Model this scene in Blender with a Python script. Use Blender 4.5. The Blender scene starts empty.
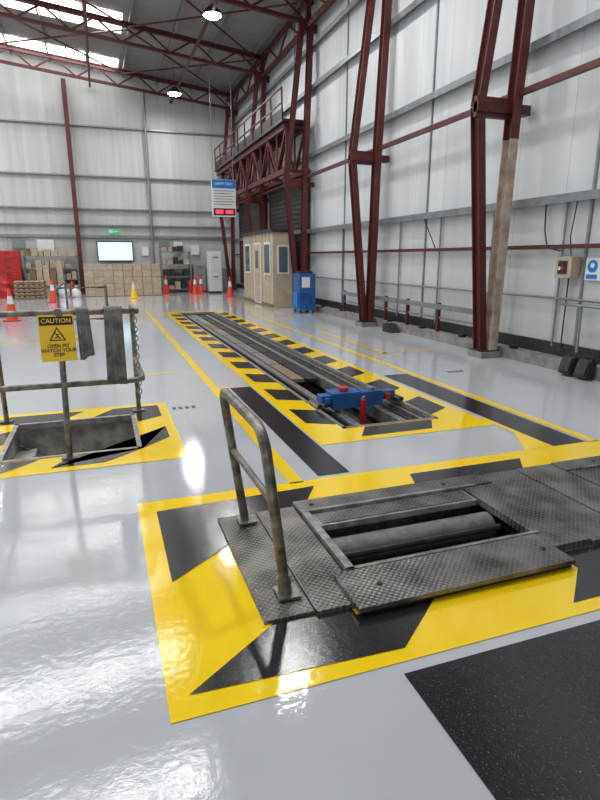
import bpy, math, random
from mathutils import Vector, Matrix
random.seed(4)
S=bpy.context.scene
try:
    S.view_settings.view_transform='Standard'; S.view_settings.look='None'
except Exception: pass

# ---------------------------------------------------------------- materials
def newmat(name):
    m=bpy.data.materials.new(name); m.use_nodes=True
    nt=m.node_tree; b=nt.nodes['Principled BSDF']
    return m,nt,b
def N(nt,t,**kw):
    n=nt.nodes.new(t)
    for k,v in kw.items(): setattr(n,k,v)
    return n
def mth(nt,op,a,b=None):
    n=nt.nodes.new('ShaderNodeMath'); n.operation=op
    for i,v in enumerate((a,b)):
        if v is None: continue
        if isinstance(v,(int,float)): n.inputs[i].default_value=v
        else: nt.links.new(v,n.inputs[i])
    return n.outputs[0]
def ramp(nt,src,p0,c0,p1,c1):
    r=nt.nodes.new('ShaderNodeValToRGB'); e=r.color_ramp.elements
    e[0].position=p0; e[0].color=(*c0,1); e[1].position=p1; e[1].color=(*c1,1)
    nt.links.new(src,r.inputs[0]); return r.outputs[0]
def mat(name,col,rough=.5,metal=0,var=.15,scale=6,bump=.0,bscale=60,col2=None,coat=0):
    m,nt,b=newmat(name)
    tc=N(nt,'ShaderNodeTexCoord'); no=N(nt,'ShaderNodeTexNoise'); no.inputs['Scale'].default_value=scale
    no.inputs['Detail'].default_value=5
    nt.links.new(tc.outputs['Object'],no.inputs['Vector'])
    c2=col2 if col2 else tuple(c*(1-var) for c in col)
    nt.links.new(ramp(nt,no.outputs['Fac'],.35,c2,.65,col),b.inputs['Base Color'])
    b.inputs['Roughness'].default_value=rough; b.inputs['Metallic'].default_value=metal
    b.inputs['Coat Weight'].default_value=coat
    if bump:
        n2=N(nt,'ShaderNodeTexNoise'); n2.inputs['Scale'].default_value=bscale
        nt.links.new(tc.outputs['Object'],n2.inputs['Vector'])
        bp=N(nt,'ShaderNodeBump'); bp.inputs['Strength'].default_value=bump; bp.inputs['Distance'].default_value=.01
        nt.links.new(n2.outputs['Fac'],bp.inputs['Height']); nt.links.new(bp.outputs[0],b.inputs['Normal'])
    return m
def emis(name,col,s):
    m,nt,b=newmat(name); b.inputs['Base Color'].default_value=(*col,1)
    b.inputs['Emission Color'].default_value=(*col,1); b.inputs['Emission Strength'].default_value=s
    return m
def epoxy(name,col,rough,flake=0,mottle=.04):
    m,nt,b=newmat(name)
    tc=N(nt,'ShaderNodeTexCoord'); no=N(nt,'ShaderNodeTexNoise'); no.inputs['Scale'].default_value=1.3; no.inputs['Detail'].default_value=6
    nt.links.new(tc.outputs['Object'],no.inputs['Vector'])
    base=ramp(nt,no.outputs['Fac'],.3,tuple(c*(1-mottle) for c in col),.7,tuple(min(1,c*(1+mottle)) for c in col))
    n2=N(nt,'ShaderNodeTexNoise'); n2.inputs['Scale'].default_value=24; n2.inputs['Detail'].default_value=2
    nt.links.new(tc.outputs['Object'],n2.inputs['Vector'])
    n3=N(nt,'ShaderNodeTexNoise'); n3.inputs['Scale'].default_value=170; n3.inputs['Detail'].default_value=1
    nt.links.new(tc.outputs['Object'],n3.inputs['Vector'])
    if flake:
        mx=N(nt,'ShaderNodeMixRGB'); nt.links.new(ramp(nt,n3.outputs['Fac'],.66,(0,0,0),.74,(flake,)*3),mx.inputs[0])
        nt.links.new(base,mx.inputs[1]); mx.inputs[2].default_value=(.4,.4,.42,1)
        nt.links.new(mx.outputs[0],b.inputs['Base Color'])
    else: nt.links.new(base,b.inputs['Base Color'])
    h=mth(nt,'ADD',mth(nt,'MULTIPLY',n2.outputs['Fac'],.9),mth(nt,'MULTIPLY',n3.outputs['Fac'],.22 if not flake else .5))
    bp=N(nt,'ShaderNodeBump'); bp.inputs['Strength'].default_value=.16; bp.inputs['Distance'].default_value=.005
    nt.links.new(h,bp.inputs['Height']); nt.links.new(bp.outputs[0],b.inputs['Normal'])
    b.inputs['Roughness'].default_value=rough
    b.inputs['Specular IOR Level'].default_value=.7
    return m
def cladding(name,col,axis,streak=.25):
    m,nt,b=newmat(name)
    tc=N(nt,'ShaderNodeTexCoord'); sp=N(nt,'ShaderNodeSeparateXYZ'); nt.links.new(tc.outputs['Object'],sp.inputs[0])
    u=sp.outputs[axis]
    mp=N(nt,'ShaderNodeMapping'); mp.inputs['Scale'].default_value=(3,3,.18)
    nt.links.new(tc.outputs['Object'],mp.inputs[0])
    no=N(nt,'ShaderNodeTexNoise'); no.inputs['Scale'].default_value=1.2; no.inputs['Detail'].default_value=7; nt.links.new(mp.outputs[0],no.inputs['Vector'])
    base=ramp(nt,no.outputs['Fac'],.28,tuple(c*(1-streak) for c in col),.62,col)
    seam=mth(nt,'LESS_THAN',mth(nt,'FRACT',mth(nt,'DIVIDE',mth(nt,'ADD',u,50),1.05)),.016)
    pid=mth(nt,'FLOOR',mth(nt,'DIVIDE',mth(nt,'ADD',u,50),1.05))
    wn=N(nt,'ShaderNodeTexWhiteNoise',noise_dimensions='1D'); nt.links.new(pid,wn.inputs['W'])
    tone=mth(nt,'ADD',mth(nt,'MULTIPLY',wn.outputs['Value'],.10),.90)
    mx=N(nt,'ShaderNodeMixRGB',blend_type='MULTIPLY'); mx.inputs[0].default_value=1
    nt.links.new(base,mx.inputs[1]); cb=N(nt,'ShaderNodeCombineXYZ')
    for i in range(3): nt.links.new(tone,cb.inputs[i])
    nt.links.new(cb.outputs[0],mx.inputs[2])
    m2=N(nt,'ShaderNodeMixRGB'); nt.links.new(mth(nt,'MULTIPLY',seam,.4),m2.inputs[0]); nt.links.new(mx.outputs[0],m2.inputs[1]); m2.inputs[2].default_value=(.22,.23,.25,1)
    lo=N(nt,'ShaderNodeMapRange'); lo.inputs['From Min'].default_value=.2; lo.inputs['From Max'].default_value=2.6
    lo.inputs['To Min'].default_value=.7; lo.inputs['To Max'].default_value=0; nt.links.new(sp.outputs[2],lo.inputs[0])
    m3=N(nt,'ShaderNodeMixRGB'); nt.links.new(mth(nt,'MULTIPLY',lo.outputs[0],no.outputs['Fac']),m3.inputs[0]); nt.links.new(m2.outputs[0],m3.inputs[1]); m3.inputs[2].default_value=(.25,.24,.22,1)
    nt.links.new(m3.outputs[0],b.inputs['Base Color'])
    rib=mth(nt,'GREATER_THAN',mth(nt,'FRACT',mth(nt,'DIVIDE',mth(nt,'ADD',u,50),.35)),.9)
    bp=N(nt,'ShaderNodeBump'); bp.inputs['Strength'].default_value=.25; bp.inputs['Distance'].default_value=.02
    nt.links.new(rib,bp.inputs['Height']); nt.links.new(bp.outputs[0],b.inputs['Normal'])
    b.inputs['Roughness'].default_value=.45
    return m
def tread(name):
    m,nt,b=newmat(name)
    tc=N(nt,'ShaderNodeTexCoord'); sp=N(nt,'ShaderNodeSeparateXYZ'); nt.links.new(tc.outputs['Object'],sp.inputs[0])
    k=math.pi/.017
    s=mth(nt,'MULTIPLY',mth(nt,'SINE',mth(nt,'MULTIPLY',sp.outputs[0],k)),mth(nt,'SINE',mth(nt,'MULTIPLY',sp.outputs[1],k)))
    pat=mth(nt,'GREATER_THAN',s,.5)
    no=N(nt,'ShaderNodeTexNoise'); no.inputs['Scale'].default_value=5; no.inputs['Detail'].default_value=9; nt.links.new(tc.outputs['Object'],no.inputs['Vector'])
    base=ramp(nt,no.outputs['Fac'],.33,(.05,.045,.04),.68,(.23,.22,.21))
    mx=N(nt,'ShaderNodeMixRGB'); nt.links.new(mth(nt,'MULTIPLY',pat,.35),mx.inputs[0]); nt.links.new(base,mx.inputs[1]); mx.inputs[2].default_value=(.42,.41,.40,1)
    nt.links.new(mx.outputs[0],b.inputs['Base Color'])
    b.inputs['Metallic'].default_value=.6; b.inputs['Roughness'].default_value=.33
    bp=N(nt,'ShaderNodeBump'); bp.inputs['Strength'].default_value=.45; bp.inputs['Distance'].default_value=.003
    nt.links.new(s,bp.inputs['Height']); nt.links.new(bp.outputs[0],b.inputs['Normal'])
    return m

M=dict(
 floor=epoxy('epoxy_grey',(.43,.45,.48),.06),
 yel=epoxy('epoxy_yellow',(.83,.57,.008),.09),
 blk=epoxy('epoxy_black',(.014,.014,.017),.16,flake=.22),
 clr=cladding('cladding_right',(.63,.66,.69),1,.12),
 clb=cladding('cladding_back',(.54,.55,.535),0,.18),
 roof=mat('roof_sheet',(.26,.255,.25),.5,0,.2,2),
 red=mat('oxide_red_steel',(.11,.021,.021),.5,.1,.4,5,.1),
 worn=mat('worn_steel_paint',(.46,.40,.34),.6,0,.5,5,col2=(.28,.19,.14)),
 galv=mat('galvanised',(.26,.28,.30),.4,.4,.25,8),
 dark=mat('dark_steel',(.05,.05,.055),.4,.5,.4,14),
 rail=mat('handrail_steel',(.25,.235,.215),.38,.6,.6,16,.15,col2=(.09,.08,.07)),
 tread=tread('tread_plate'),
 conc=mat('pit_concrete',(.46,.44,.41),.85,0,.5,7,.4,20,col2=(.20,.19,.175)),
 kerb=mat('kerb_concrete',(.26,.25,.24),.8,0,.4,5,.3,20),
 white=mat('white_paint',(.68,.69,.70),.45,0,.06),
 blue=mat('blue_paint',(.02,.12,.36),.35,.1,.3),
 signblue=mat('sign_blue',(.01,.17,.52),.4,0,.02),
 rd=mat('red_paint',(.50,.022,.02),.35,0,.3),
 oran=mat('cone_orange',(.72,.07,.03),.5,0,.1),
 signy=mat('sign_yellow',(.92,.60,.015),.4,0,.03),
 black=mat('black_rubber',(.02,.02,.02),.6,0,.2),
 tan=mat('tan_timber',(.50,.41,.30),.65,0,.25,8),
 card=mat('cardboard',(.46,.37,.27),.8,0,.2,6),
 brn=mat('brown_board',(.22,.14,.085),.7,0,.3,6),
 steelb=mat('bright_steel',(.40,.39,.38),.35,.6,.5,12),
 cloth=mat('grey_cloth',(.21,.205,.20),.95,0,.5,14,.15,120,col2=(.10,.10,.105)),
 glass=mat('dark_glass',(.10,.13,.15),.08,0,.1),
 dpanel=mat('dark_panel',(.05,.05,.05),.6,.2,.3,3),
 green=emis('exit_green',(.02,.45,.2),.4),
 tv=emis('tv_screen',(.50,.75,.88),1.1),
 redled=emis('red_led',(.9,.05,.08),1.3),
 sky=emis('rooflight_sheet',(1,1,.98),5),
 lamp=emis('lamp_emitter',(1,.99,.95),45),
)

# ---------------------------------------------------------------- mesh builder
class MB:
    def __init__(s,name):
        s.name=name; s.v=[]; s.f=[]; s.mi=[]; s.ms=[]; s.sm=[]
    def m(s,k):
        if k not in s.ms: s.ms.append(k)
        return s.ms.index(k)
    def add(s,vs,fs,k,smooth=False):
        o=len(s.v); s.v+= [tuple(v) for v in vs]
        for f in fs: s.f.append([i+o for i in f]); s.mi.append(s.m(k)); s.sm.append(smooth)
    def box(s,x0,x1,y0,y1,z0,z1,k,M4=None):
        vs=[Vector((x,y,z)) for z in (z0,z1) for y in (y0,y1) for x in (x0,x1)]
        if M4: vs=[M4@v for v in vs]
        s.add(vs,[(0,2,3,1),(4,5,7,6),(0,1,5,4),(2,6,7,3),(0,4,6,2),(1,3,7,5)],k)
    def frame(s,a,b,up=(0,0,1)):
        a=Vector(a);b=Vector(b);d=(b-a).normalized();up=Vector(up)
        if abs(d.dot(up))>.97: up=Vector((0,1,0))
        x=d.cross(up).normalized(); y=x.cross(d).normalized()
        return a,b,x,y
    def beam(s,a,b,w,h,k,up=(0,0,1),ox=0,oy=0):
        a,b,x,y=s.frame(a,b,up)
        vs=[]
        for p in (a,b):
            for i,j in ((-1,-1),(1,-1),(1,1),(-1,1)): vs.append(p+x*(ox+i*w/2)+y*(oy+j*h/2))
        s.add(vs,[(3,2,1,0),(4,5,6,7),(0,1,5,4),(1,2,6,5),(2,3,7,6),(3,0,4,7)],k)
    def hbeam(s,a,b,w,h,k,up=(0,0,1),t=.018):
        s.beam(a,b,t,h,k,up)
        s.beam(a,b,w,t,k,up,0,h/2); s.beam(a,b,w,t,k,up,0,-h/2)
    def tube(s,pts,r,k,n=10,caps=True):
        pts=[Vector(p) for p in pts]; vs=[]
        prev=None
        for i,p in enumerate(pts):
            d=(pts[min(i+1,len(pts)-1)]-pts[max(i-1,0)]).normalized()
            if prev is None:
                u=Vector((0,0,1)) if abs(d.z)<.9 else Vector((1,0,0))
                x=d.cross(u).normalized()
            else:
                x=(prev-d*prev.dot(d)).normalized()
            prev=x; y=d.cross(x)
            rr=r[i] if isinstance(r,(list,tuple)) else r
            for j in range(n):
                t=2*math.pi*j/n; vs.append(p+x*rr*math.cos(t)+y*rr*math.sin(t))
        fs=[]
        for i in range(len(pts)-1):
            for j in range(n):
                fs.append((i*n+j,i*n+(j+1)%n,(i+1)*n+(j+1)%n,(i+1)*n+j))
        s.add(vs,fs,k,True)
        if caps:
            s.add(vs[:n],[tuple(range(n-1,-1,-1))],k); s.add(vs[-n:],[tuple(range(n))],k)
    def poly(s,pts,z,k):
        a=sum(pts[i][0]*pts[(i+1)%len(pts)][1]-pts[(i+1)%len(pts)][0]*pts[i][1] for i in range(len(pts)))
        if a<0: pts=pts[::-1]
        s.add([(p[0],p[1],z) for p in pts],[tuple(range(len(pts)))],k)
    def rect(s,x0,x1,y0,y1,z,k): s.poly([(x0,y0),(x1,y0),(x1,y1),(x0,y1)],z,k)
    def done(s,parent=None,bevel=0):
        me=bpy.data.meshes.new(s.name); me.from_pydata(s.v,[],s.f)
        for k in s.ms: me.materials.append(M[k])
        for p,i,q in zip(me.polygons,s.mi,s.sm): p.material_index=i; p.use_smooth=q
        me.update()
        o=bpy.data.objects.new(s.name,me); bpy.context.collection.objects.link(o)
        if parent: o.parent=parent
        if bevel:
            b=o.modifiers.new('b','BEVEL'); b.width=bevel; b.segments=2; b.limit_method='ANGLE'
        return o
def text(body,size,loc,rot,k,parent,name='lettering'):
    c=bpy.data.curves.new(name,'FONT'); c.body=body; c.size=size; c.align_x='CENTER'; c.align_y='CENTER'; c.extrude=.001
    c.space_line=.9; c.offset=size*.012
    o=bpy.data.objects.new(name,c); bpy.context.collection.objects.link(o); c.materials.append(M[k])
    o.location=loc; o.rotation_euler=rot; o.parent=parent
    return o

XR=6.45; YB=28.0; XL=-12.0; YF=-6.0
def rz(x): return 8.9+(XR-x)*.105     # roof underside

# ---------------------------------------------------------------- shell
holes=[(-.93,.21,4.72,5.85),(2.08,3.15,4.65,16.9),(1.07,2.33,2.30,2.98),(3.37,4.63,2.30,2.98)]
xs=sorted({XL-.2,XR+.2}|{h[0] for h in holes}|{h[1] for h in holes})
ys=sorted({YF-.2,YB+.2}|{h[2] for h in holes}|{h[3] for h in holes})
fl=MB('floor')
for i in range(len(xs)-1):
    for j in range(len(ys)-1):
        cx=(xs[i]+xs[i+1])/2; cy=(ys[j]+ys[j+1])/2
        if any(h[0]<cx<h[1] and h[2]<cy<h[3] for h in holes): continue
        fl.rect(xs[i],xs[i+1],ys[j],ys[j+1],0,'floor')
fl.done()

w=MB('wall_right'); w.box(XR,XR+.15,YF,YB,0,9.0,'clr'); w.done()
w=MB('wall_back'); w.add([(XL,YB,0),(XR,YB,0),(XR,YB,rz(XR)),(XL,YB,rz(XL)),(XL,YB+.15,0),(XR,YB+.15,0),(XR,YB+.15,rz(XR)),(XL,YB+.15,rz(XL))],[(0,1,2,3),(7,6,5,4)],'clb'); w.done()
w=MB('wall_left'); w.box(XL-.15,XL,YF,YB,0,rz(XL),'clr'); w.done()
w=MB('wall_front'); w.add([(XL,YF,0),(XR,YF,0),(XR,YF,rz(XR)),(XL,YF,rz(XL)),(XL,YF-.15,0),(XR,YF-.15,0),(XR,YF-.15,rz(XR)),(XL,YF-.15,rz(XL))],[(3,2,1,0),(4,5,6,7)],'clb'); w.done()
c=MB('ceiling')
c.add([(XL,YF,rz(XL)),(XR,YF,rz(XR)),(XR,YB,rz(XR)),(XL,YB,rz(XL)),(XL,YF,rz(XL)+.1),(XR,YF,rz(XR)+.1),(XR,YB,rz(XR)+.1),(XL,YB,rz(XL)+.1)],[(0,3,2,1),(4,5,6,7)],'roof'); c.done()
p=MB('roof_purlins')
x=XR-.5
while x>XL:
    p.beam((x,YF+.1,rz(x)-.09),(x,YB-.1,rz(x)-.09),.06,.16,'galv'); x-=1.45
p.done()
n=1
for y in (26.7,22.95,21.95,18.2,14.0,9.8,5.6,1.4):
    for (xa,xb) in ((-4.6,1.4),(-11.0,-7.5)):  # second span is an unseen row of glowing sheets added for light
        r=MB('window_%d'%n); n+=1
        z0=-.02; hw=.36 if 21<y<23.5 else .5
        for k in range(3):
            a=xa+(xb-xa)*k/3+.03; b=xa+(xb-xa)*(k+1)/3-.03
            r.add([(a,y-hw,rz(a)+z0),(b,y-hw,rz(b)+z0),(b,y+hw,rz(b)+z0),(a,y+hw,rz(a)+z0)],[(3,2,1,0)],'sky')
            r.add([(a,y-hw,rz(a)+z0+.01),(b,y-hw,rz(b)+z0+.01),(b,y+hw,rz(b)+z0+.01),(a,y+hw,rz(a)+z0+.01)],[(0,1,2,3)],'sky')
        r.done()

# trusses + columns
FY=[-2.3,2.6,7.6,12.1,16.9,21.8,26.9]
BZ=.78
for y in FY:
    t=MB('roof_truss')
    tz=lambda x:rz(x)-.22
    bz=lambda x:rz(x)-BZ
    t.hbeam((XR-.1,y,tz(XR)),(XL+.1,y,tz(XL)),.12,.14,'red'); t.beam((XR-.1,y,bz(XR)),(XL+.1,y,bz(XL)),.12,.10,'red')
    x=XR-.35; up=True
    while x-.8>XL:
        t.beam((x,y,bz(x) if up else tz(x)),(x-.8,y,tz(x-.8) if up else bz(x-.8)),.055,.055,'red'); x-=.8; up=not up
    t.done()
ZC=8.0
for y in FY:
    c=MB('steel_column')
    c.box(5.76,6.17,y-.18,y+.18,0,.10,'kerb'); c.box(5.78,6.15,y-.15,y+.15,0.10,.12,'dark')
    low='worn' if y==7.6 else 'red'
    c.hbeam((6.02,y-.05,0.12),(6.07,y-.05,3.35),.15,.17,low,up=(0,1,0))
    c.hbeam((6.07,y-.05,3.35),(6.08,y-.05,3.8),.15,.17,'red',up=(0,1,0))
    c.hbeam((6.08,y-.05,3.8),(6.25,y-.05,ZC),.15,.17,'red',up=(0,1,0))
    c.hbeam((5.92,y+.08,0.12),(5.53,y+.08,3.8),.13,.17,'red',up=(0,1,0))
    c.hbeam((5.53,y+.08,3.8),(6.02,y+.08,ZC),.13,.17,'red',up=(0,1,0))
    c.beam((5.44,y+.02,3.78),(6.4,y+.02,3.78),.14,.14,'red')
    c.box(5.44,6.16,y-.02,y+.06,3.64,3.92,'red')
    c.beam((5.9,y,ZC),(XR,y,ZC),.14,.2,'red')
    c.beam((6.2,y,ZC),(6.2,y,8.7),.14,.14,'red')
    c.done()
g=MB('eave_girder')
g.beam((6.2,YF+.2,8.05),(6.2,YB-.1,8.05),.12,.14,'red'); g.beam((6.2,YF+.2,8.7),(6.2,YB-.1,8.7),.12,.12,'red')
y=YF+.5; u=0
while y+1.1<YB:
    g.beam((6.2,y,8.05 if u else 8.7),(6.2,y+1.1,8.7 if u else 8.05),.05,.05,'red'); u=1-u; y+=1.1
g.done()
b=MB('roof_bracing')
for i in range(len(FY)-1):
    for (a,c2) in ((5.9,1.5),(1.5,5.9),(1.5,-3.5),(-3.5,1.5)):
        b.tube([(a,FY[i]+.1,rz(a)-.33),(c2,FY[i+1]-.1,rz(c2)-.33)],.03,'red',6)
for xx in (3.6,0.2,-3.6):
    b.beam((xx,YF+.2,rz(xx)-BZ),(xx,YB-.1,rz(xx)-BZ),.08,.08,'red')
b.done()
n=1
for z in (2.46,4.66,6.5,7.6):
    t=MB('trim_%d'%n); n+=1
    t.beam((XR-.09,YF+.1,z),(XR-.09,YB-.1,z),.16,.05,'galv'); t.beam((XR-.16,YF+.1,z-.04),(XR-.16,YB-.1,z-.04),.02,.11,'galv'); t.done()
t=MB('trim_%d'%n); n+=1
t.beam((6.12,YF+.1,3.98),(6.12,YB-.1,3.98),.08,.08,'red'); t.done()
t=MB('trim_%d'%n); n+=1
t.beam((6.36,YF+.1,1.76),(6.36,YB-.1,1.76),.07,.06,'red'); t.done()
t=MB('trim_%d'%n); n+=1
t.tube([(6.38,4,1.02),(6.38,17.2,1.02)],.02,'galv',8)
for y in (5.1,6.6,8.2,9.8,11.4,13,14.6): t.tube([(6.4,y,.3),(6.4,y,2.42)],.018,'galv',6)
t.done()
t=MB('trim_%d'%n); n+=1
for y in (2.0,6.2,10.4,14.6,18.8,23.0): t.box(XR-.03,XR-.001,y-.02,y+.02,.3,8.8,'galv')
t.done()
k=MB('baseboard_right')
k.box(6.18,XR,YF+.1,YB-.1,0,.17,'kerb')
k.box(6.40,XR-.001,YF+.1,YB-.1,.17,.36,'dark')
for y in [i*1.4-4 for i in range(22)]:
    k.box(6.2,6.3,y,y+.1,.17,.22,'dark')
k.done()
g=MB('low_guard_rail')
for y in (8.3,9.5,10.7,11.7,12.9,14.1): g.box(6.24,6.30,y-.03,y+.03,.17,.74,'red')
g.box(6.20,6.235,8.2,14.2,.62,.72,'galv'); g.tube([(6.27,8.2,.45),(6.27,14.2,.45)],.018,'galv',8)
g.done()
for z in (7.2,5.15,3.75,3.05):
    t=MB('trim_%d'%n); n+=1
    t.beam((XL+.1,YB-.09,z),(XR-.1,YB-.09,z),.16,.06,'galv'); t.done()
t=MB('trim_%d'%n); n+=1
t.box(XL+.1,XR-.1,YB-.12,YB-.02,2.5,2.62,'galv'); t.box(XL+.1,XR-.1,YB-.08,YB-.002,0,1.1,'kerb'); t.done()
for x in (-.85,-7.0):
    c=MB('gable_column'); c.hbeam((x,YB-.3,0),(x,YB-.3,8.9),.18,.26,'red',up=(0,1,0)); c.done()
d=MB('drainpipe'); d.tube([(2.4,YB-.28,.02),(2.4,YB-.28,8.7)],.06,'galv',8); d.done()

# ---------------------------------------------------------------- floor markings
f=MB('floor_marking')
Y1,Y2=.003,.006
def fr(x0,x1,y0,y1,hx0,hx1,hy0,hy1,z,k):
    f.rect(x0,x1,y0,hy0,z,k); f.rect(x0,x1,hy1,y1,z,k); f.rect(x0,hx0,hy0,hy1,z,k); f.rect(hx1,x1,hy0,hy1,z,k)
fr(.10,5.62,1.66,3.57,.70,5.05,2.12,3.10,Y1,'yel')
f.poly([(.21,3.40),(1.32,3.45),(1.12,3.12),(.57,3.12),(.57,2.83),(.21,2.55)],Y2,'blk')
f.poly([(.62,2.08),(.18,1.77),(1.08,1.73),(1.39,1.99),(.98,2.0),(.98,2.08)],Y2,'blk')
f.poly([(2.26,2.12),(2.26,1.97),(2.0,1.74),(2.95,1.74),(3.2,2.12)],Y2,'blk')
f.poly([(2.09,3.42),(3.12,3.42),(2.92,3.13),(2.0,3.13)],Y2,'blk')
f.poly([(3.75,2.1),(3.95,1.74),(4.8,1.74),(4.6,2.1)],Y2,'blk')
f.poly([(5.2,2.1),(5.2,2.8),(5.52,3.1),(5.52,2.3)],Y2,'blk')
f.poly([(3.9,3.13),(4.15,3.42),(5.0,3.42),(4.8,3.13)],Y2,'blk')
f.rect(1.0,5.3,-3.0,1.60,Y1,'blk')
fr(1.70,3.55,4.27,17.35,2.08,3.15,4.65,16.9,Y1,'yel')
y=4.80
while y<16.6:
    f.poly([(1.80,y+.14),(2.075,y),(2.075,y+.55),(1.80,y+.69)],Y2,'blk')
    f.poly([(3.155,y),(3.45,y+.18),(3.45,y+.73),(3.155,y+.55)],Y2,'blk'); y+=1.0
f.poly([(2.15,4.38),(2.9,4.38),(3.05,4.63),(2.3,4.63)],Y2,'blk')
f.rect(1.17,1.28,3.55,18.5,Y1,'yel'); f.rect(4.02,4.12,3.55,16.0,Y1,'yel')
f.rect(1.42,1.68,3.62,6.7,Y1,'blk'); f.rect(3.62,3.98,3.58,6.75,Y1,'blk')
f.rect(1.28,1.42,6.7,6.78,Y1,'yel')
f.poly([(3.3,3.57),(3.61,3.57),(3.61,4.5),(3.55,4.5),(3.55,4.0)],Y1+.001,'yel')
fr(-1.35,.56,4.36,6.25,-.93,.21,4.72,5.85,Y1,'yel')
f.poly([(-.1,4.46),(.2,4.7),(.47,4.95),(.47,5.3),(.22,5.0),(.22,4.71),(-.35,4.71),(-.5,4.46)],Y2,'blk')
f.poly([(-1.25,4.46),(-.95,4.7),(-.6,4.7),(-.85,4.46)],Y2,'blk')
f.poly([(.22,5.55),(.47,5.7),(.47,6.14),(.0,6.14),(-.2,5.86),(.22,5.86)],Y2,'blk')
f.poly([(-1.2,5.86),(-.5,5.86),(-.3,6.14),(-1.0,6.14)],Y2,'blk')
f.poly([(-1.25,5.0),(-.94,5.2),(-.94,5.6),(-1.25,5.45)],Y2,'blk')
for (a,b,c2,d2) in ((.1,.9,7.9,7.97),(4.3,5.5,8.4,8.47),(4.5,4.58,8.4,11.5),(4.6,5.2,12.5,12.6),(-.3,1.0,18.5,18.6),(1.0,4.8,21.5,21.65),(4.7,4.8,15,21.5),(-.6,-.5,12,18),(-6,-.5,12,12.1)):
    f.rect(a,b,c2,d2,Y1,'yel')
for (cx,cy) in ((.75,5.9),(4.75,6.6)):
    for q in range(4): f.rect(cx+q*.07-.14,cx+q*.07-.1,cy,cy+.1,Y1,'blk')
f.done()

# ---------------------------------------------------------------- pits
def pit(name,x0,x1,y0,y1,dep):
    p=MB(name)
    p.add([(x0,y0,-dep),(x1,y0,-dep),(x1,y1,-dep),(x0,y1,-dep),(x0,y0,0),(x1,y0,0),(x1,y1,0),(x0,y1,0)],
          [(0,1,2,3),(0,4,5,1),(1,5,6,2),(2,6,7,3),(3,7,4,0)],'conc')
    for (a,b,c2,d2) in ((x0,x0+.04,y0,y1),(x1-.04,x1,y0,y1),(x0,x1,y0,y0+.04),(x0,x1,y1-.04,y1)):
        p.box(a,b,c2,d2,-.05,.008,'steelb')
    return p
p=pit('inspection_pit',2.08,3.15,4.65,16.9,1.4)
for s,xe in ((1,2.12),(-1,3.11)):
    X=lambda d:xe+s*d
    def bx(a,b,z0,z1,k,ya=4.7,yb=16.85):
        q=sorted((X(a),X(b))); p.box(q[0],q[1],ya,yb,z0,z1,k)
    bx(0,.13,-.30,-.16,'conc'); bx(.03,.06,-.16,-.04,'steelb'); bx(.13,.17,-.32,-.05,'dark'); bx(.17,.25,-.1,-.07,'steelb'); bx(.25,.27,-.2,-.06,'steelb')
    y=5.0
    while y<16.6: bx(.0,.24,-.15,-.10,'dark',y,y+.07); y+=.7
y=7.2
while y<16.6:
    p.box(2.42,2.60,y,y+1.15,-.11,-.06,'brn' if int(y*3)%3==0 else 'steelb'); p.box(2.64,2.80,y,y+1.15,-.12,-.07,'dark'); y+=1.2
p.done()
p=pit('inspection_pit',-.93,.21,4.72,5.85,1.3)
for i in range(5): p.box(-.93+.18*i,-.93+.18*(i+1),4.78,5.8,-1.3,-.25-.2*i,'conc')
p.tube([(-.9,5.78,-.2),(.15,5.78,-1.0)],.02,'rail',8)
p.done()

j=MB('pit_jack')
yj=5.5
j.box(2.16,3.07,yj-.07,yj+.07,.03,.13,'blue'); j.box(2.09,2.2,yj-.13,yj+.13,.012,.05,'steelb'); j.box(3.03,3.14,yj-.13,yj+.13,.012,.05,'steelb')
j.box(2.28,2.62,yj-.12,yj+.12,-.02,.16,'blue'); j.box(2.66,2.9,yj-.1,yj+.1,-.02,.15,'blue')
j.box(2.2,2.26,yj-.12,yj+.12,.05,.11,'blue'); j.box(2.93,2.99,yj-.12,yj+.12,.05,.11,'rd')
j.tube([(2.45,yj,.16),(2.45,yj,.18)],.05,'rd',14); j.tube([(2.45,yj,.18),(2.45,yj,.20)],.065,'rd',14)
j.tube([(2.78,yj,.15),(2.78,yj,.18)],.055,'steelb',14)
j.tube([(2.62,yj-.17,-.5),(2.62,yj-.17,.08)],.035,'rd',14); j.tube([(2.62,yj-.17,.08),(2.62,yj-.17,.12)],.022,'steelb',10)
for xx in (2.12,2.2,3.04,3.12): j.tube([(xx,yj-.14,.04),(xx,yj+.14,.04)],.026,'dark',10)
j.beam((2.5,yj-.1,-.4),(2.75,yj-.1,-.02),.04,.04,'blue')
j.done(bevel=.006)

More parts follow.
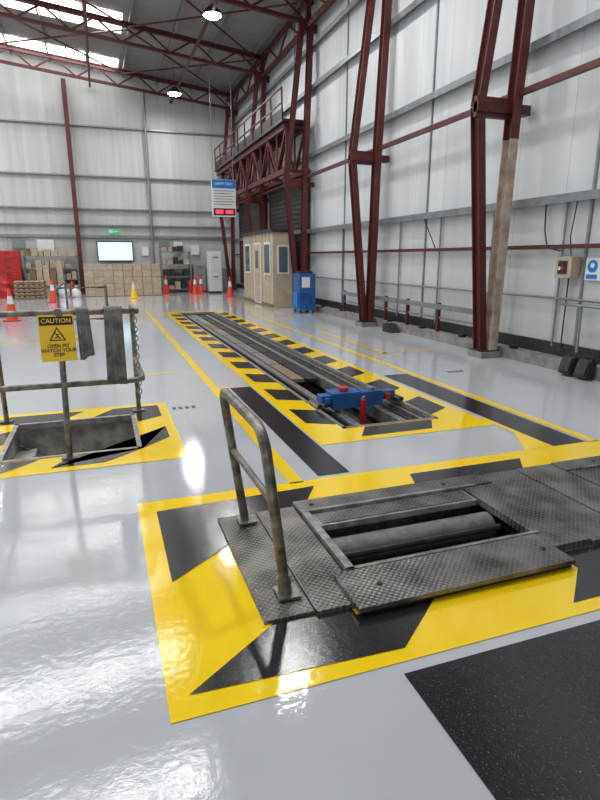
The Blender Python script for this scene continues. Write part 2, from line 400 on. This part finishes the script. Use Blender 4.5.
# ---------------------------------------------------------------- roller brake tester
M['rollr']=mat('roller_grit',(.20,.195,.19),.5,.4,.35,18,.5,150)
def roller_unit(x0,mir):
    u=MB('roller_brake_tester')
    def X(a): return x0-a if mir else x0+a
    def bx(a,b,y0,y1,z0,z1,k):
        q=sorted((X(a),X(b))); u.box(q[0],q[1],y0,y1,z0,z1,k)
    bx(0,.24,2.07,3.14,0.0,.022,'tread'); bx(.25,.49,2.05,3.13,0.0,.03,'tread')
    bx(.245,.25,2.07,3.14,.0,.03,'steelb')
    bx(.50,1.95,3.0,3.16,0,.05,'tread'); bx(.42,1.68,1.97,2.28,0.031,.055,'tread'); bx(.50,1.68,1.99,2.28,0,.031,'dark')
    bx(1.69,1.95,2.13,2.98,0,.05,'tread')
    bx(.50,.545,2.28,3.0,0,.06,'steelb')
    bx(.50,1.72,2.28,2.30,-.25,.06,'steelb'); bx(.50,1.80,2.975,3.0,-.25,.062,'steelb')
    bx(.53,1.77,2.3,2.98,-.52,-.50,'black')
    bx(.50,.53,2.3,2.98,-.52,0,'black'); bx(1.77,1.80,2.3,2.98,-.52,0,'black')
    bx(.50,1.80,2.985,3.0,-.52,-.25,'black'); bx(.50,1.80,2.28,2.295,-.52,-.25,'black')
    bx(.56,1.68,2.80,2.97,.0,.04,'steelb'); bx(.58,1.66,2.82,2.95,.04,.044,'tread')
    u.tube([(X(.56),2.68,-.09),(X(1.68),2.68,-.09)],.09,'rollr',28)
    u.tube([(X(.56),2.42,-.12),(X(1.68),2.42,-.12)],.085,'rollr',28)
    u.tube([(X(.54),2.68,-.09),(X(1.74),2.68,-.09)],.03,'dark',12); u.tube([(X(.54),2.42,-.12),(X(1.74),2.42,-.12)],.03,'dark',12)
    u.tube([(X(.58),2.545,-.03),(X(1.66),2.545,-.03)],.02,'dark',12)
    for a in (.6,1.6):
        u.tube([(X(a),2.12,.055),(X(a),2.12,.061)],.014,'dark',8); u.tube([(X(a),3.08,.05),(X(a),3.08,.056)],.014,'dark',8)
    return u.done(bevel=.003)
roller_unit(.56,False); roller_unit(5.14,True)
c=MB('tread_cover_plate'); c.box(2.52,2.84,2.12,3.16,0,.04,'tread'); c.box(2.85,3.18,2.12,3.16,0,.045,'tread'); c.box(2.84,2.85,2.12,3.16,0,.03,'black'); c.done(bevel=.003)

def hoop(name,x):
    h=MB(name); lean=-.115
    P=[]
    def pt(y,z): return (x+lean*z/.87*(1 if y>2.6 else .8),y,z)
    r=.13
    P.append(pt(2.23,.031)); P.append(pt(2.24,.35)); P.append(pt(2.26,.68))
    for i in range(1,9):
        a=math.pi-math.pi/2*i/8
        P.append(pt(2.39+r*math.cos(a),.72+r*math.sin(a)))
    for i in range(8):
        a=math.pi/2-math.pi/2*i/8
        P.append(pt(2.95+.1*math.cos(a),.77+.1*math.sin(a)))
    P.append(pt(3.05,.6)); P.append(pt(3.04,.031))
    h.tube(P,.026,'rail',14)
    h.tube([pt(2.25,.5),pt(3.05,.5)],.018,'rail',12)
    for y in (2.23,3.04): h.box(x-.05,x+.06,y-.06,y+.06,.0305,.042,'rail')
    h.tube([pt(2.23,.04),pt(2.24,.12)],.034,'rail',12)
    h.done()
hoop('guard_rail',.715); hoop('guard_rail',4.97)

g=MB('pit_guard_rail'); Y0=4.66; r=.024
for x in (-.37,): g.tube([(x,Y0,0.01),(x+.03,Y0,1.2)],r,'rail',12)
g.tube([(-1.02,5.98,0.01),(-1.02,5.98,1.0)]+[(-1.02,5.98-.12*math.sin(a),1.0+.12*(1-math.cos(a))) for a in (.4,.8,1.2,1.57)]+[(-1.02,5.0,1.15),(-1.02,Y0,1.15)],r,'rail',12)
g.tube([(-1.02,Y0,0.01),(-1.02,Y0,1.19)],r,'rail',12)
g.tube([(-1.25,Y0,1.19),(-.3,Y0,1.19),(.2,Y0,1.19),(.24,Y0+.05,1.18),(.25,Y0+.2,1.17),(.26,5.98,1.12)],r,'rail',12)
g.tube([(-1.25,Y0,.62),(.2,Y0,.62),(.25,Y0+.05,.62),(.26,Y0+.2,.61),(.26,5.98,.58)],r,'rail',12)
g.tube([(.26,5.98,.01),(.26,5.98,1.14)],r,'rail',12)
for (x,y) in ((-.37,Y0),(-1.02,5.98),(-1.02,Y0),(.26,5.98)): g.box(x-.06,x+.06,y-.05,y+.05,0.007,.018,'rail')
g.tube([(-.34,Y0-.035,1.19),(-.34,Y0+.035,1.19)],.035,'rail',10)
g.done()
def links(name,pts,k='steelb'):
    ch=MB(name)
    for i in range(len(pts)-1):
        a=Vector(pts[i]);b=Vector(pts[i+1]);d=(b-a);L=d.length;d.normalize()
        s=Vector((1,0,0)) if i%2 else Vector((0,1,0))
        s=(s-d*s.dot(d)).normalized(); c0=(a+b)/2
        ring=[c0+d*math.cos(t)*L*.68+s*math.sin(t)*.016 for t in [2*math.pi*q/10 for q in range(11)]]
        ch.tube(ring,.005,k,5,False)
    ch.done()
links('hanging_chain',[(.24,5.0+.001*i,1.14-.04*i) for i in range(20)])
def cloth(name,x0,x1,y,ztop,lf,lb,seed,flare):
    c=MB(name); nx=22; prof=[]
    rr=.034
    for i in range(13): prof.append((-1,ztop-lf+lf*i/12))
    for a in (.5,1.57,2.6): prof.append((-math.cos(a),ztop+rr*math.sin(a)))
    for i in range(7): prof.append((1,ztop-lb*(i)/6))
    vs=[]
    for s_,z in prof:
        for i in range(nx+1):
            t=i/nx; w_=max(0,(ztop-z)/max(lf,.01))
            fold=.016*math.sin(t*15+seed)*min(1,w_*2)
            cx=(x0+x1)/2; hw=(x1-x0)/2*(1+flare*w_)
            drop=.05*(t-.5)*w_*(1 if seed%2 else -1)
            vs.append((cx+hw*(2*t-1)+.012*w_*math.sin(seed),y+s_*rr+s_*abs(fold)*.6+fold*.4,z+drop+.006*math.sin(t*11+seed)*w_))
    fs=[(a*(nx+1)+i,a*(nx+1)+i+1,(a+1)*(nx+1)+i+1,(a+1)*(nx+1)+i) for a in range(len(prof)-1) for i in range(nx)]
    c.add(vs,fs,'cloth',True); o=c.done(); m=o.modifiers.new('s','SOLIDIFY'); m.thickness=.004
cloth('cleaning_towel',-.215,-.12,Y0,1.195,.36,.25,1,.15); cloth('cleaning_towel',-.01,.13,Y0,1.195,.58,.4,4,.1)
e=bpy.data.objects.new('caution_sign',None); bpy.context.collection.objects.link(e); e.location=(-.36,Y0-.04,1.0); e.rotation_euler=(math.radians(-3),0,math.radians(3))
s=MB('sign_board'); s.box(-.128,.128,-.004,.004,-.18,.18,'signy'); s.box(-.118,.118,-.006,-.004,.10,.165,'black')
for xx in (-.09,.09): s.tube([(xx,0,.17),(xx,.03,.2)],.004,'steelb',6)
def tri(pts,y,k): s.add([(a,y,b) for a,b in pts],[tuple(range(len(pts)))],k)
tri([(-.062,-.02),(.062,-.02),(0,.088)],-.0055,'black'); tri([(-.046,-.012),(.046,-.012),(0,.070)],-.0062,'signy')
s.tube([(-.012,-.007,.035),(.005,-.007,.012),(.022,-.007,-.004)],.004,'black',6); s.tube([(.005,-.007,.012),(-.02,-.007,.0)],.004,'black',6); s.tube([(-.008,-.007,.028),(.018,-.007,.03)],.003,'black',6)
s.tube([(-.016,-.0065,.044),(-.016,-.0085,.044)],.007,'black',10)
s.done(e)
R90=(math.radians(90),0,0)
text('CAUTION',.047,(0,-.0075,.132),R90,'signy',e)
text('OPEN PIT\nWATCH YOUR\nSTEP',.038,(0,-.0055,-.095),R90,'black',e)

g=MB('pit_guard_rail')
for (x,y) in ((-.75,10.5),(0.05,10.5),(-.75,13.0),(.05,13.0)): g.tube([(x,y,0.01),(x,y,1.1)],.024,'rail',8)
for z in (.55,1.1): g.tube([(-.75,13.0,z),(-.75,10.5,z),(.05,10.5,z),(.05,13.0,z)],.022,'rail',8)
g.done()

# ---------------------------------------------------------------- cones
def cone(x,y,k='oran',h=.75):
    c=MB('traffic_cone'); c.box(x-.2,x+.2,y-.2,y+.2,0.006,.035,k)
    rs=[.14,.112,.084,.056,.028]
    for i in range(4):
        c.tube([(x,y,.035+i*h/4.2),(x,y,.035+(i+1)*h/4.2)],[rs[i],rs[i+1]],'white' if i==2 else k,16,i==3)
    c.done()
for (x,y) in ((-2.3,16.2),(2.75,26.3),(4.0,25.8),(5.1,23.4),(-1.75,22.5),(4.35,26.3)): cone(x,y,'oran',.85)
for (x,y) in ((1.2,24.0),): cone(x,y,'signy',.7)

# ---------------------------------------------------------------- right wall objects
for y in (5.9,5.62):
    c=MB('wheel_chock'); A=Matrix.Translation((6.04,y,.02))@Matrix.Rotation(math.radians(18),4,'Y')
    c.box(-.06,.06,-.1,.1,0,.25,'black',A); c.box(-.09,-.06,-.085,.085,.03,.22,'dark',A)
    c.box(.0,.04,-.12,.12,0,.05,'black',A)
    c.tube([A@Vector((0,-.05,.25)),A@Vector((0,-.05,.30)),A@Vector((0,.05,.30)),A@Vector((0,.05,.25))],.01,'dark',6)
    c.done(bevel=.01)
c=MB('wall_control_box'); c.box(6.25,6.42,6.25,6.55,1.32,1.62,'tan'); c.box(6.23,6.25,6.32,6.48,1.38,1.56,'black'); c.box(6.22,6.23,6.36,6.4,1.43,1.48,'rd'); c.box(6.22,6.23,6.42,6.46,1.43,1.48,'white')
c.tube([(6.38,6.4,1.32),(6.38,6.4,.3)],.012,'dark',6); c.tube([(6.38,6.4,1.6),(6.37,6.45,1.9),(6.38,6.4,2.4)],.01,'dark',6); c.done(bevel=.01)
c=MB('safety_sign'); c.box(6.40,6.42,5.66,6.14,1.30,1.60,'white')
for y in (5.78,6.02):
    c.tube([(6.40,y,1.49),(6.395,y,1.49)],.085,'signblue',24); c.tube([(6.395,y,1.50),(6.392,y,1.50)],.035,'white',12)
    c.box(6.396,6.4,y-.09,y+.09,1.32,1.38,'signblue')
c.done()
c=MB('wall_cable')
c.tube([(6.38,7.0,2.4),(6.36,6.95,2.0),(6.30,6.8,1.75),(6.36,6.6,1.7)],.012,'dark',6)
c.tube([(6.37,10.4,2.4),(6.33,10.1,2.1),(6.36,9.9,1.8)],.012,'dark',6)
c.tube([(6.3,5.2,.95),(6.3,6.4,.95)],.02,'galv',8); c.tube([(6.32,6.05,.95),(6.28,6.0,.3)],.02,'galv',8)
c.done()
for (x,y) in ((6.0,10.9),):
    c=MB('wheel_chock')
    c.add([(x-.12,y-.2,0.0),(x+.12,y-.2,0),(x+.12,y+.2,0),(x-.12,y+.2,0),(x-.12,y+.05,.18),(x+.12,y+.05,.18),(x+.12,y+.2,.18),(x-.12,y+.2,.18)],[(3,2,1,0),(4,5,6,7),(0,1,5,4),(1,2,6,5),(2,3,7,6),(3,0,4,7)],'black')
    c.tube([(x-.05,y+.12,.18),(x-.05,y+.12,.22),(x+.05,y+.12,.22),(x+.05,y+.12,.18)],.01,'dark',6)
    c.done(bevel=.012)
c=MB('blue_compressor_cabinet')
c.box(5.48,5.98,15.6,16.2,.08,1.15,'blue'); c.box(5.44,5.48,15.7,16.1,.2,.6,'signblue'); c.box(5.53,5.93,15.7,16.1,1.15,1.22,'dark'); c.box(5.55,5.8,15.58,15.6,.75,1.05,'white')
for (x,y) in ((5.53,15.65),(5.93,15.65),(5.53,16.15),(5.93,16.15)): c.tube([(x,y,0),(x,y,.08)],.04,'black',8)
c.tube([(5.53,15.57,.3),(5.6,15.54,.6),(5.8,15.54,.5),(5.85,15.57,.3)],.015,'black',6)
c.done(bevel=.01)
M['cabin']=mat('cabin_cream',(.47,.39,.29),.6,0,.15,5)
c=MB('office_cabin'); x0=5.25; x1=5.9
c.box(x0,x1,17.5,21.5,0,2.40,'cabin'); c.box(x0-.08,x1+.02,17.42,21.55,2.40,2.50,'dark')
for y in [17.5+.43*i for i in range(10)]: c.box(x0-.015,x0,y,y+.04,0,2.40,'tan')
c.box(x0-.03,x0,17.5,21.5,0,.12,'brn')
for (a,b) in ((17.8,18.4),(20.4,21.0)):
    c.box(x0-.04,x0-.01,a-.06,b+.06,1.05,2.1,'white'); c.box(x0-.05,x0-.04,a,b,1.12,2.03,'glass')
c.box(x0-.04,x0-.01,18.9,19.8,.05,2.12,'white'); c.box(x0-.05,x0-.04,18.98,19.72,.1,2.05,'card'); c.box(x0-.055,x0-.05,19.15,19.55,1.25,1.85,'glass'); c.tube([(x0-.09,19.02,1.05),(x0-.09,19.12,1.05)],.015,'steelb',6)
c.box(5.38,5.78,17.48,17.5,1.1,2.0,'white'); c.box(5.43,5.73,17.47,17.48,1.15,1.95,'glass')
c.done()
for i,(ya,yb) in enumerate(((17.4,21.4),(22.3,26.4))):
    c=MB('recess_panel_%d'%(i+1))
    c.box(6.33,6.40,ya,yb,.42,4.3,'dpanel')  # dark sheet paints in the shade of the opening under the girder
    for q in range(25): c.box(6.31,6.33,ya,yb,.47+q*.15,.49+q*.15,'dark')
    c.box(6.30,6.40,ya-.12,ya,.42,4.3,'red'); c.box(6.30,6.40,yb,yb+.12,.42,4.3,'red')
    c.done()
g=MB('lattice_girder')
za,zb=4.2,5.45; ye=27.7
for xx in (5.62,6.22):
    g.beam((xx,17.2,za),(xx,ye,za),.14,.16,'red'); g.beam((xx,17.2,zb),(xx,ye,zb),.14,.16,'red')
    y=17.2; u=0
    while y<ye-.9:
        g.beam((xx,y,za+.05 if u else zb-.05),(xx,y+.97,zb-.05 if u else za+.05),.07,.07,'red'); g.beam((xx,y,za),(xx,y,zb),.05,.05,'red'); u=1-u; y+=.97
for y in (17.25,19.4,21.3,23.4,25.6,27.6):
    g.beam((5.62,y,za),(6.2,y,za),.08,.08,'red'); g.beam((5.62,y,zb),(6.2,y,zb),.08,.08,'red')
g.box(5.45,6.28,17.1,ye,5.55,5.63,'dark')
for i in range(10):
    g.beam((5.48,17.2+i*1.15,5.63),(5.48,17.2+i*1.15,6.5),.045,.045,'red')
for z in (6.08,6.5): g.beam((5.48,17.2,z),(5.48,ye,z),.04,.04,'red')
g.box(5.50,5.52,17.2,ye,5.63,5.95,'dpanel')
g.done()
e=bpy.data.objects.new('digital_display_sign',None); bpy.context.collection.objects.link(e); e.location=(4.78,22.6,3.87)
s=MB('display_case'); s.box(-.47,.47,-.06,.06,-.69,.69,'white'); s.box(-.46,.46,-.065,-.06,.36,.68,'signblue'); s.box(-.43,.43,-.07,-.06,-.64,-.38,'black')
s.box(-.35,-.05,-.075,-.07,-.58,-.44,'redled'); s.box(.05,.35,-.075,-.07,-.58,-.44,'redled')
for q in range(6): s.box(-.4,.4-.1*(q%2),-.066,-.06,.26-.1*q,.28-.1*q,'dark')
s.tube([(-.4,0,.69),(-.4,0,4.25)],.015,'galv',6); s.tube([(.4,0,.69),(.4,0,4.2)],.015,'galv',6)
s.done(e); text('SAFETY FIRST',.12,(0,-.07,.52),R90,'white',e)

# ---------------------------------------------------------------- back wall objects
def cabinet(name,x0,x1,y0,y1,z1,k,rows,k2='dark'):
    c=MB(name); c.box(x0,x1,y0,y1,.08,z1,k); c.box(x0+.05,x1-.05,y0+.03,y1-.03,0,.08,'black')
    h=(z1-.12)/rows
    for i in range(rows):
        c.box(x0+.03,x1-.03,y0-.015,y0,.11+i*h,.11+(i+1)*h-.03,k)
        c.box((x0+x1)/2-.12,(x0+x1)/2+.12,y0-.035,y0-.015,.11+(i+.7)*h,.11+(i+.7)*h+.03,k2)
    c.done(bevel=.008)
cabinet('red_tool_cabinet',-4.15,-3.25,26.9,27.5,1.9,'rd',6)
cabinet('red_tool_cabinet',-5.3,-4.25,26.9,27.5,1.3,'rd',5)
cabinet('white_storage_cabinet',4.75,5.35,26.2,26.8,1.9,'white',2)
cabinet('grey_storage_cabinet',4.15,4.7,26.9,27.5,1.3,'galv',3)
c=MB('stacked_carton_wall')
for r_ in range(5):
    for i in range(8):
        x=-.7+i*.395; k='card' if (i+r_)%3 else 'tan'
        c.box(x+.008,x+.387,25.4+.01*((i*r_)%3),25.95,.012+r_*.27,.275+r_*.27,k)
c.box(-.75,2.5,25.35,26.0,0.006,.012,'brn')
c.done(bevel=.01)
c=MB('television'); c.box(-.1,1.5,27.75,27.82,1.45,2.35,'black'); c.box(-.05,1.45,27.742,27.75,1.5,2.3,'tv'); c.box(.5,.9,27.82,27.9,1.7,2.1,'dark'); c.done()
c=MB('exit_sign'); c.box(.45,.95,27.8,27.84,2.68,2.88,'green'); c.box(.5,.65,27.79,27.8,2.72,2.84,'white'); c.box(.72,.88,27.79,27.8,2.76,2.8,'white'); c.done()
def shelf(name,x0,x1,y0,y1,z1,rows,pal=('card','brn','brn','galv','dark','black','tan','card')):
    c=MB(name)
    for x in (x0,x1-.05):
        for y in (y0,y1-.05): c.box(x,x+.05,y,y+.05,0,z1,'galv')
    for i in range(rows):
        z=.15+i*(z1-.2)/(rows-1)
        c.box(x0,x1,y0,y1,z,z+.04,'galv')
        x=x0+.08
        while x<x1-.3:
            w_=random.uniform(.15,.35); hh=random.uniform(.12,.34)
            c.box(x,min(x+w_,x1-.06),y0+.05,y1-.1,z+.04,z+.04+hh,random.choice(pal)); x+=w_+.05
    c.done()
shelf('storage_shelf',2.65,4.05,27.0,27.5,1.9,4)
shelf('storage_shelf',-8.5,-5.6,27.0,27.5,1.9,4)
shelf('storage_shelf',-3.15,-.95,27.15,27.6,1.7,4,('card','card','brn','tan'))
c=MB('wooden_board_stack')
for i in range(5): c.box(-2.9+.27*i,-2.66+.27*i,26.6,26.9,0.006,1.1+.2*((i*2)%3),('brn','card','tan')[i%3])
c.box(-2.95,-1.5,26.5,27.0,.4,.46,'galv')
c.done(bevel=.01)
c=MB('wooden_pallet_stack')
for q in range(5):
    z=.006+q*.145
    for yy in (24.6,25.0,25.4): c.box(-3.3,-2.2,yy,yy+.08,z,z+.09,'brn')
    for i in range(6): c.box(-3.3+i*.19,-3.3+i*.19+.13,24.6,25.5,z+.09,z+.115,'tan')
c.done()
for (x,y) in ((3.9,26.5),(-1.25,26.6)):
    c=MB('fire_extinguisher'); c.tube([(x,y,0),(x,y,.5),(x,y,.58),(x,y,.62)],[.09,.09,.05,.03],'rd',16); c.tube([(x,y,.62),(x,y,.68)],.025,'black',8)
    c.tube([(x,y,.65),(x+.1,y-.03,.6),(x+.1,y-.03,.3)],.012,'black',6); c.done()
for (x,y,s_) in ((-1.55,25.6,.8),(-1.05,25.1,.65)):
    c=MB('white_sack')
    c.tube([(x,y,0),(x+.01,y,.10*s_),(x,y+.02,.3*s_),(x-.02,y,.5*s_),(x,y,.62*s_),(x+.03,y,.72*s_)],[.2*s_,.27*s_,.29*s_,.22*s_,.07*s_,.11*s_],'white',12); c.done()
c=MB('red_oil_drum'); x,y=-3.75,25.6
c.tube([(x,y,0),(x,y,.28),(x,y,.30),(x,y,.32),(x,y,.58),(x,y,.60),(x,y,.62),(x,y,.88)],[.29,.29,.31,.29,.29,.31,.29,.29],'rd',20); c.tube([(x+.15,y,.88),(x+.15,y,.91)],.03,'dark',8); c.done()
c=MB('wall_notice_board')
for (a,b,z0,z1,k) in ((-2.6,-1.9,1.9,2.4,'white'),(1.9,2.2,1.7,2.1,'white'),(2.7,3.2,2.1,2.4,'galv'),(3.4,3.8,1.9,2.35,'white'),(4.2,4.6,1.75,2.2,'white'),(-3.6,-3.1,2.0,2.4,'galv')):
    c.box(a,b,27.88,27.9,z0,z1,k)
c.done()
c=MB('workbench')
c.box(-3.1,-2.5,14.7,15.5,.8,.86,'galv')
for x in (-3.05,-2.6):
    for y in (14.75,15.4): c.box(x,x+.06,y,y+.06,0,.8,'dark')
c.box(-3.0,-2.55,14.8,15.4,.3,.34,'galv'); c.box(-2.95,-2.6,14.9,15.3,.34,.65,'black'); c.box(-2.9,-2.65,14.9,15.2,.86,1.0,'rd'); c.done()

# ---------------------------------------------------------------- lamps
for (x,y,z) in ((3.65,18.0,8.4),(3.4,25.0,8.05),(3.6,11.0,8.4),(3.6,4.0,8.4),(-5.6,18,8.4),(-5.6,11,8.4),(-5.6,4,8.4),(-5.4,25,8.4)):
    l=MB('high_bay_lamp')
    l.tube([(x,y,z),(x,y,z+.1),(x,y,z+.2),(x,y,z+.26)],[.28,.25,.12,.07],'dark',20)
    l.tube([(x,y,z-.05),(x,y,z-.005)],[.2,.26],'lamp',20)
    l.tube([(x,y,z+.26),(x,y,rz(x)-.02)],.012,'dark',6); l.done()
    d=bpy.data.lights.new('lamp_light','AREA'); d.shape='DISK'; d.size=.5; d.energy=140; d.color=(1,.98,.95)
    o=bpy.data.objects.new('lamp_light',d); bpy.context.collection.objects.link(o); o.location=(x,y,z-.07)
for y in (26.7,22.5,18.2,14.0,9.8,5.6,1.4):
    d=bpy.data.lights.new('rooflight_daylight','AREA'); d.shape='RECTANGLE'; d.size=5.8; d.size_y=1.0; d.energy=108; d.color=(.96,.98,1)
    o=bpy.data.objects.new('rooflight_daylight',d); bpy.context.collection.objects.link(o); o.location=(-1.6,y,rz(-1.6)-.1); o.rotation_euler=(0,math.atan(.105),0)
d=bpy.data.lights.new('front_fill_light','AREA'); d.shape='RECTANGLE'; d.size=9; d.size_y=5; d.energy=110; d.color=(.93,.97,1)  # unseen fill light added in front of the closed front wall
o=bpy.data.objects.new('front_fill_light',d); bpy.context.collection.objects.link(o); o.location=(-1,YF+.1,2.8); o.rotation_euler=(math.radians(90),0,0)
d=bpy.data.lights.new('side_fill_light','AREA'); d.shape='RECTANGLE'; d.size=16; d.size_y=5; d.energy=350; d.color=(.93,.97,1)  # added out-of-view fill along the closed left wall
o=bpy.data.objects.new('side_fill_light',d); bpy.context.collection.objects.link(o); o.location=(XL+.2,10,3.2); o.rotation_euler=(math.radians(90),0,math.radians(-90))

W=bpy.data.worlds.new('w'); S.world=W; W.use_nodes=True; W.node_tree.nodes['Background'].inputs[0].default_value=(.8,.85,.9,1); W.node_tree.nodes['Background'].inputs[1].default_value=.6

# ---------------------------------------------------------------- camera
cd=bpy.data.cameras.new('camera'); cd.sensor_fit='VERTICAL'; cd.sensor_height=36; cd.lens=550/800*36; cd.clip_start=.05
co=bpy.data.objects.new('camera',cd); bpy.context.collection.objects.link(co)
co.location=(0,0,1.6); co.rotation_euler=(math.pi/2-math.atan(142/550),0,-math.atan(200/math.hypot(550,142)))
S.camera=co
